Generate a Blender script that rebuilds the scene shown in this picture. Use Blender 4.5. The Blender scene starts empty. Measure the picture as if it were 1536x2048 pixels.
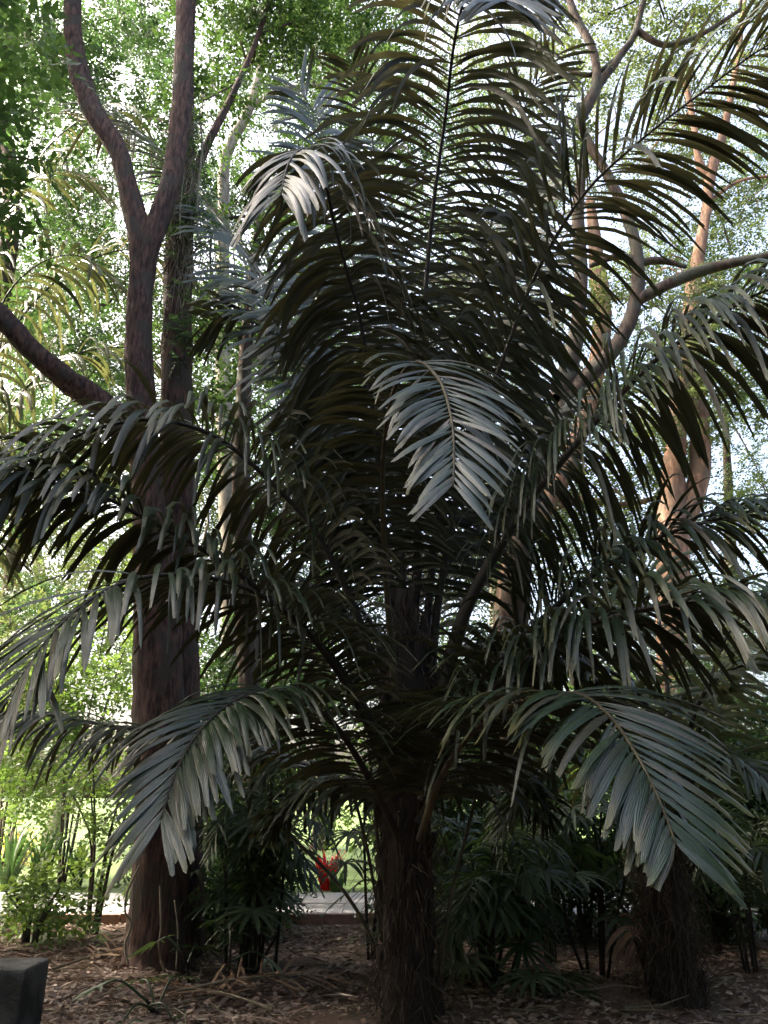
import bpy, math, random
import numpy as np
from mathutils import Vector, Matrix

random.seed(7)
rng = np.random.default_rng(7)
scene = bpy.context.scene
C = scene.collection

# ------------------------------------------------------------------ camera
F = 1480.0                      # focal length in pixels of the 1536 x 2048 photograph
PITCH = math.radians(21.0)
CAM = np.array([0.0, 0.0, 1.6])
cam_d = bpy.data.cameras.new('camera')
cam_d.sensor_fit = 'VERTICAL'
cam_d.sensor_height = 36.0
cam_d.lens = F / 2048.0 * 36.0
cam_d.clip_start = 0.05
cam_d.clip_end = 2000.0
cam = bpy.data.objects.new('camera', cam_d)
cam.location = CAM
cam.rotation_euler = (math.pi / 2 + PITCH, 0, 0)
C.objects.link(cam)
scene.camera = cam
FW = np.array([0.0, math.cos(PITCH), math.sin(PITCH)])
UP = np.array([0.0, -math.sin(PITCH), math.cos(PITCH)])
RT = np.array([1.0, 0.0, 0.0])

# ------------------------------------------------------------------ sky, sun, exposure
SUN = np.array([-0.95, 0.16, 0.78])
SUN = SUN / np.linalg.norm(SUN)
world = bpy.data.worlds.new('World')
scene.world = world
world.use_nodes = True
wn = world.node_tree
bg = wn.nodes['Background']
sky = wn.nodes.new('ShaderNodeTexSky')
sky.sky_type = 'NISHITA'
sky.sun_disc = False
sky.sun_elevation = math.asin(SUN[2])
sky.sun_rotation = math.atan2(SUN[0], SUN[1])
sky.air_density = 0.8
sky.dust_density = 10.0
sky.ozone_density = 0.3
wn.links.new(sky.outputs[0], bg.inputs[0])
bg.inputs[1].default_value = 0.15
sun_d = bpy.data.lights.new('sun', 'SUN')
sun_d.energy = 2.0
sun_d.angle = math.radians(0.5)
sun_d.color = (1.0, 0.94, 0.84)
sun_o = bpy.data.objects.new('sun', sun_d)
sun_o.rotation_euler = Vector(-SUN).to_track_quat('-Z', 'Y').to_euler()
sun_o.location = (0, 0, 40)
C.objects.link(sun_o)
vs = scene.view_settings
vs.view_transform = 'Standard'
vs.look = 'None'
vs.gamma = 1.0
vs.use_curve_mapping = False
vs.exposure = 3.0
scene.cycles.use_denoising = True
scene.cycles.max_bounces = 8
scene.cycles.transmission_bounces = 6
scene.cycles.diffuse_bounces = 4

# ------------------------------------------------------------------ helpers
def at(u, v, d):
    """the point that lies d metres ahead on the ground axis in the direction of photo pixel (u, v)"""
    r = FW + (u - 768.0) / F * RT - (v - 1024.0) / F * UP
    return CAM + r * (d / r[1])

def proj(p):
    q = np.asarray(p) - CAM
    w = q @ FW
    return 768 + (q @ RT) / w * F, 1024 - (q @ UP) / w * F, w

def unit(v):
    return v / (np.linalg.norm(v, axis=-1, keepdims=True) + 1e-9)

def link(name, me, material=None, parent=None, base=None):
    o = bpy.data.objects.new(name, me)
    C.objects.link(o)
    if me is not None and material is not None:
        me.materials.append(material)
    if parent is not None:
        o.parent = parent
        if base is not None:
            o.matrix_parent_inverse = Matrix.Translation(-Vector(base))
    return o

def thing(name, label, cat, base, group=None):
    o = bpy.data.objects.new(name, None)
    o.empty_display_size = 0.2
    C.objects.link(o)
    o.location = base
    o['label'] = label
    o['category'] = cat
    if group:
        o['group'] = group
    return o

def tag(o, label, cat, group=None):
    o['label'] = label
    o['category'] = cat
    if group:
        o['group'] = group
    return o

class MB:
    """collects vertices and faces for one mesh"""
    def __init__(s):
        s.v = []
        s.f = []
    def add(s, verts, faces):
        k = len(s.v)
        s.v.extend([tuple(map(float, p)) for p in verts])
        s.f.extend([tuple(i + k for i in f) for f in faces])
    def box(s, lo, hi):
        x0, y0, z0 = lo
        x1, y1, z1 = hi
        s.add([(x0,y0,z0),(x1,y0,z0),(x1,y1,z0),(x0,y1,z0),(x0,y0,z1),(x1,y0,z1),(x1,y1,z1),(x0,y1,z1)],
              [(0,3,2,1),(4,5,6,7),(0,1,5,4),(1,2,6,5),(2,3,7,6),(3,0,4,7)])
    def tube(s, pts, rad, n=8, rough=0.0, cap=True):
        pts = np.asarray(pts, float)
        m = len(pts)
        rad = np.broadcast_to(np.asarray(rad, float), (m,))
        T = unit(np.gradient(pts, axis=0))
        ref = np.array([0.0, 0.0, 1.0]) if abs(T[0][2]) < 0.9 else np.array([1.0, 0.0, 0.0])
        vs_, fs = [], []
        a = np.linspace(0, 2*math.pi, n, endpoint=False)
        ph = rng.random(3) * 6.28
        for i in range(m):
            u = unit(ref - (ref @ T[i]) * T[i])
            w = np.cross(T[i], u)
            ref = u
            rr = rad[i] * (1 + rough * (np.sin(2*a + ph[0] + i*0.35) * 0.5 + np.sin(3*a + ph[1] - i*0.5) * 0.35 + rng.normal(0, 0.25, n)))
            vs_.extend(pts[i] + np.outer(np.cos(a)*rr, u) + np.outer(np.sin(a)*rr, w))
        for i in range(m-1):
            for j in range(n):
                fs.append((i*n+j, i*n+(j+1) % n, (i+1)*n+(j+1) % n, (i+1)*n+j))
        if cap:
            vs_.append(pts[-1] + T[-1]*rad[-1]*0.5)
            for j in range(n):
                fs.append(((m-1)*n+j, (m-1)*n+(j+1) % n, m*n))
        s.add(vs_, fs)
    def build(s, name, material, parent=None, base=None, smooth=True):
        me = bpy.data.meshes.new(name)
        me.from_pydata(s.v, [], s.f)
        if smooth:
            me.polygons.foreach_set('use_smooth', [True]*len(me.polygons))
        me.update()
        return link(name, me, material, parent, base)

def spline(P, n):
    """Catmull-Rom through rows of P, n samples, roughly even in arc length"""
    P = np.asarray(P, float)
    Q = np.vstack([2*P[0]-P[1], P, 2*P[-1]-P[-2]])
    out = []
    for i in range(1, len(Q)-2):
        t = np.linspace(0, 1, 24, endpoint=False)[:, None]
        p0, p1, p2, p3 = Q[i-1], Q[i], Q[i+1], Q[i+2]
        out.append(0.5*((2*p1)+(-p0+p2)*t+(2*p0-5*p1+4*p2-p3)*t**2+(-p0+3*p1-3*p2+p3)*t**3))
    out.append(P[-1:])
    D = np.vstack(out)
    L = np.concatenate([[0], np.cumsum(np.linalg.norm(np.diff(D[:, :3], axis=0), axis=1))])
    s = np.linspace(0, L[-1], n)
    return np.stack([np.interp(s, L, D[:, k]) for k in range(D.shape[1])], 1), L[-1]

def quad_mesh(name, V, material, parent=None, base=None):
    """V: (N,4,3) separate quads in one mesh"""
    N = len(V)
    me = bpy.data.meshes.new(name)
    me.vertices.add(4*N)
    me.vertices.foreach_set('co', np.ascontiguousarray(V, dtype=np.float32).ravel())
    me.loops.add(4*N)
    me.loops.foreach_set('vertex_index', np.arange(4*N, dtype=np.int32))
    me.polygons.add(N)
    me.polygons.foreach_set('loop_start', np.arange(0, 4*N, 4, dtype=np.int32))
    me.update(calc_edges=True)
    return link(name, me, material, parent, base)

def leaf_quads(P, D, Nn, L, W):
    """pointed leaf quads: base P, direction D, face normal Nn, lengths L, widths W"""
    D = unit(D)
    S = unit(np.cross(D, Nn))
    L = L[:, None]
    W = W[:, None]
    Nn = unit(np.cross(S, D))
    return np.stack([P, P + D*L*0.45 + S*W*0.5 + Nn*W*0.12, P + D*L - Nn*L*0.08, P + D*L*0.45 - S*W*0.5 + Nn*W*0.12], 1)

# ------------------------------------------------------------------ materials
def new_mat(name):
    m = bpy.data.materials.new(name)
    m.use_nodes = True
    nt = m.node_tree
    for n in list(nt.nodes):
        nt.nodes.remove(n)
    out = nt.nodes.new('ShaderNodeOutputMaterial')
    return m, nt, out

def nd(nt, t, **kw):
    n = nt.nodes.new(t)
    for k, v in kw.items():
        setattr(n, k, v)
    return n

def ramp(nt, fac, stops):
    r = nd(nt, 'ShaderNodeValToRGB')
    el = r.color_ramp.elements
    while len(el) < len(stops):
        el.new(0.5)
    for e, (p, c) in zip(el, stops):
        e.position = p
        e.color = (*c, 1)
    nt.links.new(fac, r.inputs[0])
    return r.outputs[0]

def leaf_mat(name, cols, tcol, trans=0.35, rough=0.45, spec=0.5, tip=None, vary=1.0, under=None):
    m, nt, out = new_mat(name)
    geo = nd(nt, 'ShaderNodeNewGeometry')
    oi = nd(nt, 'ShaderNodeObjectInfo')
    add = nd(nt, 'ShaderNodeMath', operation='ADD')
    fr = nd(nt, 'ShaderNodeMath', operation='FRACT')
    nt.links.new(geo.outputs['Random Per Island'], add.inputs[0])
    nt.links.new(oi.outputs['Random'], add.inputs[1])
    nt.links.new(add.outputs[0], fr.inputs[0])
    n = len(cols)
    col = ramp(nt, fr.outputs[0], [(i/(max(n-1, 1)), c) for i, c in enumerate(cols)])
    tc = nd(nt, 'ShaderNodeTexCoord')
    noi = nd(nt, 'ShaderNodeTexNoise')
    noi.inputs['Scale'].default_value = 16.0
    noi.inputs['Detail'].default_value = 6.0
    noi.inputs['Roughness'].default_value = 0.65
    nt.links.new(tc.outputs['Object'], noi.inputs['Vector'])
    mul = nd(nt, 'ShaderNodeMix', data_type='RGBA', blend_type='MULTIPLY')
    mul.inputs[0].default_value = 0.7 * vary
    nt.links.new(col, mul.inputs[6])
    g = ramp(nt, noi.outputs[0], [(0.3, (0.55, 0.55, 0.5)), (0.7, (1.25, 1.25, 1.2))])
    nt.links.new(g, mul.inputs[7])
    base_col = mul.outputs[2]
    if tip is not None:
        at_ = nd(nt, 'ShaderNodeAttribute', attribute_name='tip')
        mr = nd(nt, 'ShaderNodeMapRange')
        mr.inputs[1].default_value = 0.72
        mr.inputs[2].default_value = 1.05
        nt.links.new(at_.outputs['Fac'], mr.inputs[0])
        tmx = nd(nt, 'ShaderNodeMix', data_type='RGBA')
        nt.links.new(mr.outputs[0], tmx.inputs[0])
        nt.links.new(base_col, tmx.inputs[6])
        tmx.inputs[7].default_value = (*tip, 1)
        base_col = tmx.outputs[2]
    p = nd(nt, 'ShaderNodeBsdfPrincipled')
    if under is not None:                                   # the underside of the blade is matt and browner
        um = nd(nt, 'ShaderNodeMix', data_type='RGBA')
        nt.links.new(geo.outputs['Backfacing'], um.inputs[0])
        nt.links.new(base_col, um.inputs[6])
        um.inputs[7].default_value = (*under, 1)
        base_col = um.outputs[2]
        us = nd(nt, 'ShaderNodeMapRange')
        us.inputs[3].default_value = spec
        us.inputs[4].default_value = 0.15
        nt.links.new(geo.outputs['Backfacing'], us.inputs[0])
        nt.links.new(us.outputs[0], p.inputs['Specular IOR Level'])
    else:
        p.inputs['Specular IOR Level'].default_value = spec
    nt.links.new(base_col, p.inputs['Base Color'])
    rr = nd(nt, 'ShaderNodeMapRange')
    rr.inputs[3].default_value = rough - 0.14
    rr.inputs[4].default_value = rough + 0.18
    nt.links.new(noi.outputs[0], rr.inputs[0])
    nt.links.new(rr.outputs[0], p.inputs['Roughness'])
    if tip is not None:
        ra = nd(nt, 'ShaderNodeAttribute', attribute_name='rib')
        rm = nd(nt, 'ShaderNodeMath', operation='MULTIPLY')
        rm.inputs[1].default_value = 17.0
        rs = nd(nt, 'ShaderNodeMath', operation='SINE')
        nt.links.new(ra.outputs['Fac'], rm.inputs[0])
        nt.links.new(rm.outputs[0], rs.inputs[0])
        ad = nd(nt, 'ShaderNodeMath', operation='MULTIPLY_ADD')
        ad.inputs[1].default_value = 0.35
        nt.links.new(rs.outputs[0], ad.inputs[0])
        nt.links.new(noi.outputs[0], ad.inputs[2])
        bp = nd(nt, 'ShaderNodeBump')
        bp.inputs['Strength'].default_value = 0.5
        bp.inputs['Distance'].default_value = 0.004
        nt.links.new(ad.outputs[0], bp.inputs['Height'])
        nt.links.new(bp.outputs[0], p.inputs['Normal'])
    t = nd(nt, 'ShaderNodeBsdfTranslucent')
    tm = nd(nt, 'ShaderNodeMix', data_type='RGBA', blend_type='MULTIPLY')
    tm.inputs[0].default_value = 1.0
    tm.inputs[6].default_value = (*tcol, 1)
    nt.links.new(ramp(nt, fr.outputs[0], [(0, (0.75, 0.8, 0.7)), (0.5, (1.0, 1.0, 1.0)), (1, (1.25, 1.15, 1.0))]), tm.inputs[7])
    nt.links.new(tm.outputs[2], t.inputs[0])
    mx = nd(nt, 'ShaderNodeMixShader')
    mx.inputs[0].default_value = trans
    nt.links.new(p.outputs[0], mx.inputs[1])
    nt.links.new(t.outputs[0], mx.inputs[2])
    nt.links.new(mx.outputs[0], out.inputs[0])
    return m

def rough_mat(name, c1, c2, scale=6.0, stretch=(1, 1, 0.25), rough=0.9, bump=0.6, c3=None, spec=0.3, crack=(0.3, 0.7)):
    m, nt, out = new_mat(name)
    tc = nd(nt, 'ShaderNodeTexCoord')
    mp = nd(nt, 'ShaderNodeMapping')
    mp.inputs['Scale'].default_value = stretch
    nt.links.new(tc.outputs['Object'], mp.inputs[0])
    n1 = nd(nt, 'ShaderNodeTexNoise')
    n1.inputs['Scale'].default_value = scale
    n1.inputs['Detail'].default_value = 8.0
    n1.inputs['Roughness'].default_value = 0.65
    nt.links.new(mp.outputs[0], n1.inputs['Vector'])
    n2 = nd(nt, 'ShaderNodeTexNoise')
    n2.inputs['Scale'].default_value = scale * 0.25
    n2.inputs['Detail'].default_value = 3.0
    nt.links.new(tc.outputs['Object'], n2.inputs['Vector'])
    col = ramp(nt, n1.outputs[0], [(crack[0], c1), (crack[1], c2)])
    if c3 is not None:
        mx = nd(nt, 'ShaderNodeMix', data_type='RGBA')
        f = nd(nt, 'ShaderNodeMapRange')
        f.inputs[1].default_value = 0.48
        f.inputs[2].default_value = 0.62
        nt.links.new(n2.outputs[0], f.inputs[0])
        nt.links.new(f.outputs[0], mx.inputs[0])
        nt.links.new(col, mx.inputs[6])
        mx.inputs[7].default_value = (*c3, 1)
        col = mx.outputs[2]
    p = nd(nt, 'ShaderNodeBsdfPrincipled')
    nt.links.new(col, p.inputs['Base Color'])
    p.inputs['Roughness'].default_value = rough
    p.inputs['Specular IOR Level'].default_value = spec
    b = nd(nt, 'ShaderNodeBump')
    b.inputs['Strength'].default_value = bump
    b.inputs['Distance'].default_value = 0.05
    nt.links.new(n1.outputs[0], b.inputs['Height'])
    nt.links.new(b.outputs[0], p.inputs['Normal'])
    nt.links.new(p.outputs[0], out.inputs[0])
    return m

M = {}
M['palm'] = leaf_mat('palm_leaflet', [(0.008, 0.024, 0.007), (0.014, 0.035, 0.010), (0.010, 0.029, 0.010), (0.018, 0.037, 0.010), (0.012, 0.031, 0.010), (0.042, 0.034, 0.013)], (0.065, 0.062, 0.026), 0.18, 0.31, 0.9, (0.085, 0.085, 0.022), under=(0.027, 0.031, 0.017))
M['palm_back'] = leaf_mat('palm_leaflet_far', [(0.035, 0.06, 0.028), (0.06, 0.085, 0.035), (0.05, 0.07, 0.03)], (0.14, 0.15, 0.05), 0.3, 0.4, 0.5)
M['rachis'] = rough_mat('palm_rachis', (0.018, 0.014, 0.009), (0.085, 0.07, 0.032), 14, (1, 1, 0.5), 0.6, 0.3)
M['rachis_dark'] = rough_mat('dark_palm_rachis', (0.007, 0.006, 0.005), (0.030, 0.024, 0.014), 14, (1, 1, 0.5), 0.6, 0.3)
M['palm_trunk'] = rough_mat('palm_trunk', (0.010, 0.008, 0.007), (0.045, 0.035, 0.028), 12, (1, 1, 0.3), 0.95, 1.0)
M['fibre'] = rough_mat('palm_fibre', (0.03, 0.022, 0.016), (0.10, 0.075, 0.055), 20, (1, 1, 0.2), 0.9, 0.5)
M['bark_red'] = rough_mat('reddish_bark', (0.028, 0.016, 0.013), (0.12, 0.066, 0.05), 14, (1.6, 1.6, 0.3), 0.9, 1.0, (0.055, 0.045, 0.034), crack=(0.4, 0.6))
M['bark_dark'] = rough_mat('dark_bark', (0.028, 0.02, 0.015), (0.09, 0.062, 0.045), 10, (1, 1, 0.3), 0.9, 0.9, (0.07, 0.07, 0.05), crack=(0.4, 0.6))
M['bark_warm'] = rough_mat('warm_bark', (0.12, 0.066, 0.042), (0.30, 0.18, 0.115), 9, (1, 1, 0.25), 0.85, 0.9, (0.14, 0.095, 0.066), crack=(0.4, 0.6))
M['bark_pale'] = rough_mat('pale_bark', (0.16, 0.14, 0.11), (0.34, 0.30, 0.24), 8, (1, 1, 0.3), 0.85, 0.6, crack=(0.4, 0.6))
M['canopy'] = leaf_mat('canopy_leaf', [(0.022, 0.050, 0.015), (0.042, 0.082, 0.022), (0.03, 0.062, 0.028)], (0.09, 0.17, 0.035), 0.35, 0.5, 0.35)
M['canopy_yellow'] = leaf_mat('canopy_leaf_yellow', [(0.032, 0.055, 0.018), (0.056, 0.08, 0.024), (0.042, 0.064, 0.028)], (0.15, 0.20, 0.06), 0.36, 0.5, 0.35)
M['canopy_dark'] = leaf_mat('canopy_leaf_dark', [(0.016, 0.036, 0.013), (0.03, 0.055, 0.021), (0.024, 0.043, 0.02)], (0.08, 0.16, 0.04), 0.35, 0.45, 0.4)
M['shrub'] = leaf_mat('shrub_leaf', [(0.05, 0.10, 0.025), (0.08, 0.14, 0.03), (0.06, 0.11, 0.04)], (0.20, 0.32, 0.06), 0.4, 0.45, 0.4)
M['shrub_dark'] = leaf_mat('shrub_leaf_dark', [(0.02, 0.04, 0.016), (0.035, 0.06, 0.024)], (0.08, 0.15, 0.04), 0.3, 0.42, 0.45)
M['fan'] = leaf_mat('fan_palm_leaf', [(0.022, 0.045, 0.02), (0.04, 0.065, 0.028), (0.03, 0.05, 0.03)], (0.12, 0.20, 0.05), 0.28, 0.4, 0.5)
M['dead'] = leaf_mat('dead_palm_leaf', [(0.20, 0.125, 0.08), (0.30, 0.20, 0.135), (0.24, 0.155, 0.10)], (0.26, 0.165, 0.10), 0.25, 0.7, 0.2)
M['lily'] = leaf_mat('strap_leaf', [(0.03, 0.07, 0.025), (0.05, 0.10, 0.03)], (0.10, 0.20, 0.05), 0.3, 0.35, 0.5)
M['red_leaf'] = leaf_mat('red_leaf', [(0.5, 0.008, 0.010), (0.55, 0.018, 0.014)], (0.6, 0.012, 0.012), 0.3, 0.45, 0.3)
M['yellow_leaf'] = leaf_mat('yellow_leaf', [(0.45, 0.32, 0.04), (0.30, 0.30, 0.05), (0.55, 0.36, 0.06)], (0.7, 0.5, 0.08), 0.4, 0.5, 0.3)
M['litter'] = leaf_mat('leaf_litter', [(0.11, 0.08, 0.064), (0.26, 0.19, 0.15), (0.37, 0.29, 0.24), (0.17, 0.115, 0.09), (0.45, 0.38, 0.33)], (0.25, 0.15, 0.1), 0.12, 0.75, 0.25)
M['ground'] = rough_mat('forest_soil', (0.07, 0.048, 0.037), (0.19, 0.13, 0.10), 11, (1, 1, 1), 0.95, 1.0, (0.09, 0.058, 0.042))
M['lawn'] = rough_mat('lawn', (0.06, 0.11, 0.025), (0.12, 0.17, 0.045), 14, (1, 1, 1), 0.9, 0.8)
M['paving'] = rough_mat('paving_slab', (0.27, 0.26, 0.26), (0.40, 0.39, 0.39), 16, (1, 1, 1), 0.85, 0.25)
M['kerb'] = rough_mat('kerb_brick', (0.18, 0.10, 0.075), (0.30, 0.19, 0.14), 16, (1, 1, 1), 0.9, 0.4)
M['concrete'] = rough_mat('weathered_concrete', (0.09, 0.086, 0.08), (0.20, 0.19, 0.175), 11, (1, 1, 1), 0.92, 0.8, (0.045, 0.045, 0.038))
M['vine'] = rough_mat('vine_stem', (0.13, 0.11, 0.075), (0.26, 0.23, 0.16), 20, (1, 1, 0.4), 0.85, 0.4)

# ------------------------------------------------------------------ ground, path, lawn
def axis(lo, hi, near_lo, near_hi, step):
    a = list(np.arange(near_lo, near_hi + 1e-6, step))
    g = step
    x = near_lo
    left = []
    while x > lo:
        g *= 1.5
        x -= g
        left.append(max(x, lo))
    g = step
    x = near_hi
    right = []
    while x < hi:
        g *= 1.5
        x += g
        right.append(min(x, hi))
    return np.array(left[::-1] + a + right)

def hgt(x, y):
    k = np.exp(-((y - 7.5) / 3.2)**4)
    return k * (0.035*np.sin(1.7*x + 0.8*y) + 0.03*np.sin(2.9*y - 1.3*x + 1.0) + 0.018*np.sin(6.1*x + 4.3*y)) - 0.02*(1-k)

xs = axis(-350, 350, -7, 7, 0.14)
ys = axis(-60, 600, 4.5, 11.0, 0.14)
X, Y = np.meshgrid(xs, ys)
Zg = hgt(X, Y)
V = np.stack([X, Y, Zg], -1).reshape(-1, 3)
nx, ny = len(xs), len(ys)
fs = [(j*nx+i, j*nx+i+1, (j+1)*nx+i+1, (j+1)*nx+i) for j in range(ny-1) for i in range(nx-1)]
mb = MB()
mb.v = [tuple(p) for p in V]
mb.f = fs
ground = mb.build('ground', M['ground'])
ground['kind'] = 'structure'

PY0, PY1 = 11.4, 14.2
path = bpy.data.objects.new('path', None)
C.objects.link(path)
path['kind'] = 'structure'
bed = MB()
bed.box((-30, PY0, -0.06), (30, PY1, 0.0))
bed.build('path_bed', M['ground'], path, smooth=False)
slab_me = None
for r in range(2):
    for i in range(-13, 14):
        if slab_me is None:
            b = MB()
            b.box((-0.59, -0.68, 0.0), (0.59, 0.68, 0.05))
            o = b.build('paving_slab', M['paving'], path, smooth=False)
            slab_me = o.data
        else:
            o = link('paving_slab', slab_me, None, path)
        o.location = (i*1.2 + 0.5*r + random.uniform(-0.008, 0.008), PY0 + 0.7 + r*1.4, 0.003 + random.uniform(-0.004, 0.005))
        o.rotation_euler = (random.uniform(-.004, .004), random.uniform(-.004, .004), random.uniform(-.006, .006))
kerb_me = None
for i in range(-20, 21):
    if kerb_me is None:
        b = MB()
        b.box((-0.385, -0.06, -0.05), (0.385, 0.06, 0.11))
        o = b.build('kerb_stone', M['kerb'], path, smooth=False)
        kerb_me = o.data
    else:
        o = link('kerb_stone', kerb_me, None, path)
    o.location = (i*0.79, PY0 - 0.07, random.uniform(-0.008, 0.008))
    o.rotation_euler[2] = random.uniform(-.01, .01)

b = MB()
b.add([(-340, 14.3, 0.004), (340, 14.3, 0.004), (340, 590, 0.004), (-340, 590, 0.004)], [(0, 1, 2, 3)])
lawn = b.build('lawn', M['lawn'])
lawn['kind'] = 'structure'

# ------------------------------------------------------------------ feather palms
def leaflet_mesh(P, T, S, N, side, ang, elev, L, W, droop, twist, tipw, nseg=6):
    """one drooping leaflet from rachis point P; returns vertices and faces"""
    d = unit(math.cos(ang)*T + math.sin(ang)*(side*S*math.cos(elev) + N*math.sin(elev)))
    p = P.copy()
    vs_, ds = [], L / nseg
    wprof = [0.2, 0.62, 0.92, 1.0, 0.92, 0.72, tipw*0.8]
    Tw = T
    for i in range(nseg+1):
        t = i / nseg
        w = Tw - (Tw @ d) * d
        w = unit(w if np.linalg.norm(w) > 0.15 else np.cross(d, N))
        n = np.cross(w, d) * side
        if twist:
            a = twist * t
            w, n = w*math.cos(a) + n*math.sin(a), n*math.cos(a) - w*math.sin(a)
        hw = 0.5*W*wprof[min(i, 6)]*(1 + rng.normal(0, 0.04))
        if i == nseg:
            j = rng.uniform(-0.05, 0.06, 3) * L
            vs_ += [p - w*hw + d*j[0], p - n*hw*0.15 + d*j[1], p + w*hw + d*j[2]]
        else:
            vs_ += [p - w*hw, p - n*hw*0.45, p + w*hw]
        dn = np.array([0, 0, -1.0])
        d = unit(d + dn * droop * ds * (0.35 + 1.5*t) * (1 - 0.75*max(0.0, -d[2])))
        p = p + d * ds
    f = []
    for i in range(nseg):
        a = 3*i
        q = [(a, a+1, a+4, a+3), (a+1, a+2, a+5, a+4)]
        f += [t_[::-1] for t_ in q] if side > 0 else q      # upper face outwards on both sides of the midrib
    return vs_, f

def frond(ctrl, n, Lmax, W, start=0.25, droop=0.9, roll=0.0, r0=0.05, r1=0.007, a0=80, a1=28, elev=12, jit=8, D=None, tipL=0.4, world=False, gaps=0.05, tipdroop=1.3):
    """control points as (u, v, depth); returns (rachis points, radii, list of leaflets)"""
    P = np.array([p if world else at(*p) for p in ctrl], float)
    R, length = spline(P, 60)
    T = unit(np.gradient(R, axis=0))
    if D is None:
        D = R[-1] - R[0]
    D = np.array([D[0], D[1], 0.0])
    D = unit(D)
    S0 = np.cross(D, [0, 0, 1.0])
    rad = r0 + (r1 - r0) * np.linspace(0, 1, 60)**0.75
    leaflets = []
    skip = {-1: 0, 1: 0}
    for k in range(n):
        s = start + (1 - start) * (k + 0.5) / n
        for side in (-1, 1):
            if rng.random() < 0.012:
                skip[side] = rng.integers(2, 4)
            if skip[side] > 0:
                skip[side] -= 1
                continue
            if rng.random() < gaps:
                continue
            ss = min(0.999, max(0, s + rng.normal(0, 0.3) * (1-start)/n))
            x = ss * 59
            i = int(x)
            fr_ = x - i
            p = R[i]*(1-fr_) + R[min(i+1, 59)]*fr_
            t = T[i]
            q = max(0.0, (ss - start) / (1 - start))
            S = unit(S0 - (S0 @ t) * t)
            N = np.cross(S, t)
            ro = roll
            S, N = S*math.cos(ro) + N*math.sin(ro), N*math.cos(ro) - S*math.sin(ro)
            ang = math.radians(a0 + (a1 - a0)*q**1.3 + rng.normal(0, jit*0.5))
            el = math.radians(elev*(1-0.4*q) + rng.normal(0, jit))
            prof = (0.55 + 0.45*math.sin(min(1, q/0.35)*math.pi/2)) * (1 - (1-tipL)*max(0, (q-0.45)/0.55)**1.6)
            L = Lmax * prof * rng.uniform(0.82, 1.1)
            w = W * (0.75 + 0.25*min(1, q/0.2)) * rng.uniform(0.8, 1.15)
            dr = droop * (1 + (tipdroop-1)*q) * rng.uniform(0.6, 1.5)
            if rng.random() < 0.06:
                dr *= 2.2
                el -= 0.5
            vs_, f = leaflet_mesh(p, t, S, N, side, ang, el, L, w, dr, rng.normal(0, 0.25), rng.uniform(0.35, 0.75))
            leaflets.append((vs_, f))
    return R, rad, leaflets

def tip_attr(o):
    me = o.data
    k = len(me.vertices) // 21
    a = me.attributes.new('tip', 'FLOAT', 'POINT')
    t = np.repeat(np.arange(7) / 6.0, 3)
    T_ = np.tile(t, (k, 1)) * rng.uniform(0.75, 1.08, (k, 1))
    a.data.foreach_set('value', T_.astype(np.float32).ravel())
    a = me.attributes.new('rib', 'FLOAT', 'POINT')
    a.data.foreach_set('value', np.tile(np.array([-1, 0, 1], np.float32), 7*k))

def build_palm(root, base, fronds, leafmat, limit):
    """fronds: list of (R, rad, leaflets, label); the leaflets that show largest become parts of their frond, the rest one part"""
    allL = []
    objs = []
    for fi, (R, rad, lf, lab) in enumerate(fronds):
        b = MB()
        b.tube(R, rad, 7, 0.06)
        fo = b.build('frond', M['rachis' if lab and 'near frond' in lab else 'rachis_dark'], root, base)
        if lab:
            fo['label'] = lab
        objs.append(fo)
        for vs_, f in lf:
            A = np.array(vs_)
            u, v, w = zip(*[proj(p) for p in (A[4], A[10], A[16])])
            inside = sum(1 for a, c, e in zip(u, v, w) if 0 < a < 1536 and 0 < c < 2048 and e > 0.3)
            if inside == 0:
                sc_ = 0
            else:
                pl = math.hypot(u[0]-u[2], v[0]-v[2])
                sc_ = pl * inside / (w[1]**1.5)
            allL.append((sc_, fi, vs_, f))
    allL.sort(key=lambda t: -t[0])
    rest = MB()
    for k, (sc_, fi, vs_, f) in enumerate(allL):
        if k < limit and sc_ > 0:
            b = MB()
            b.add(vs_, f)
            tip_attr(b.build('leaflet', leafmat, objs[fi]))
        else:
            rest.add(vs_, f)
    if rest.v:
        o = rest.build('leaflets', leafmat, root, base)
        tip_attr(o)
        o['kind'] = 'stuff'

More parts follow.
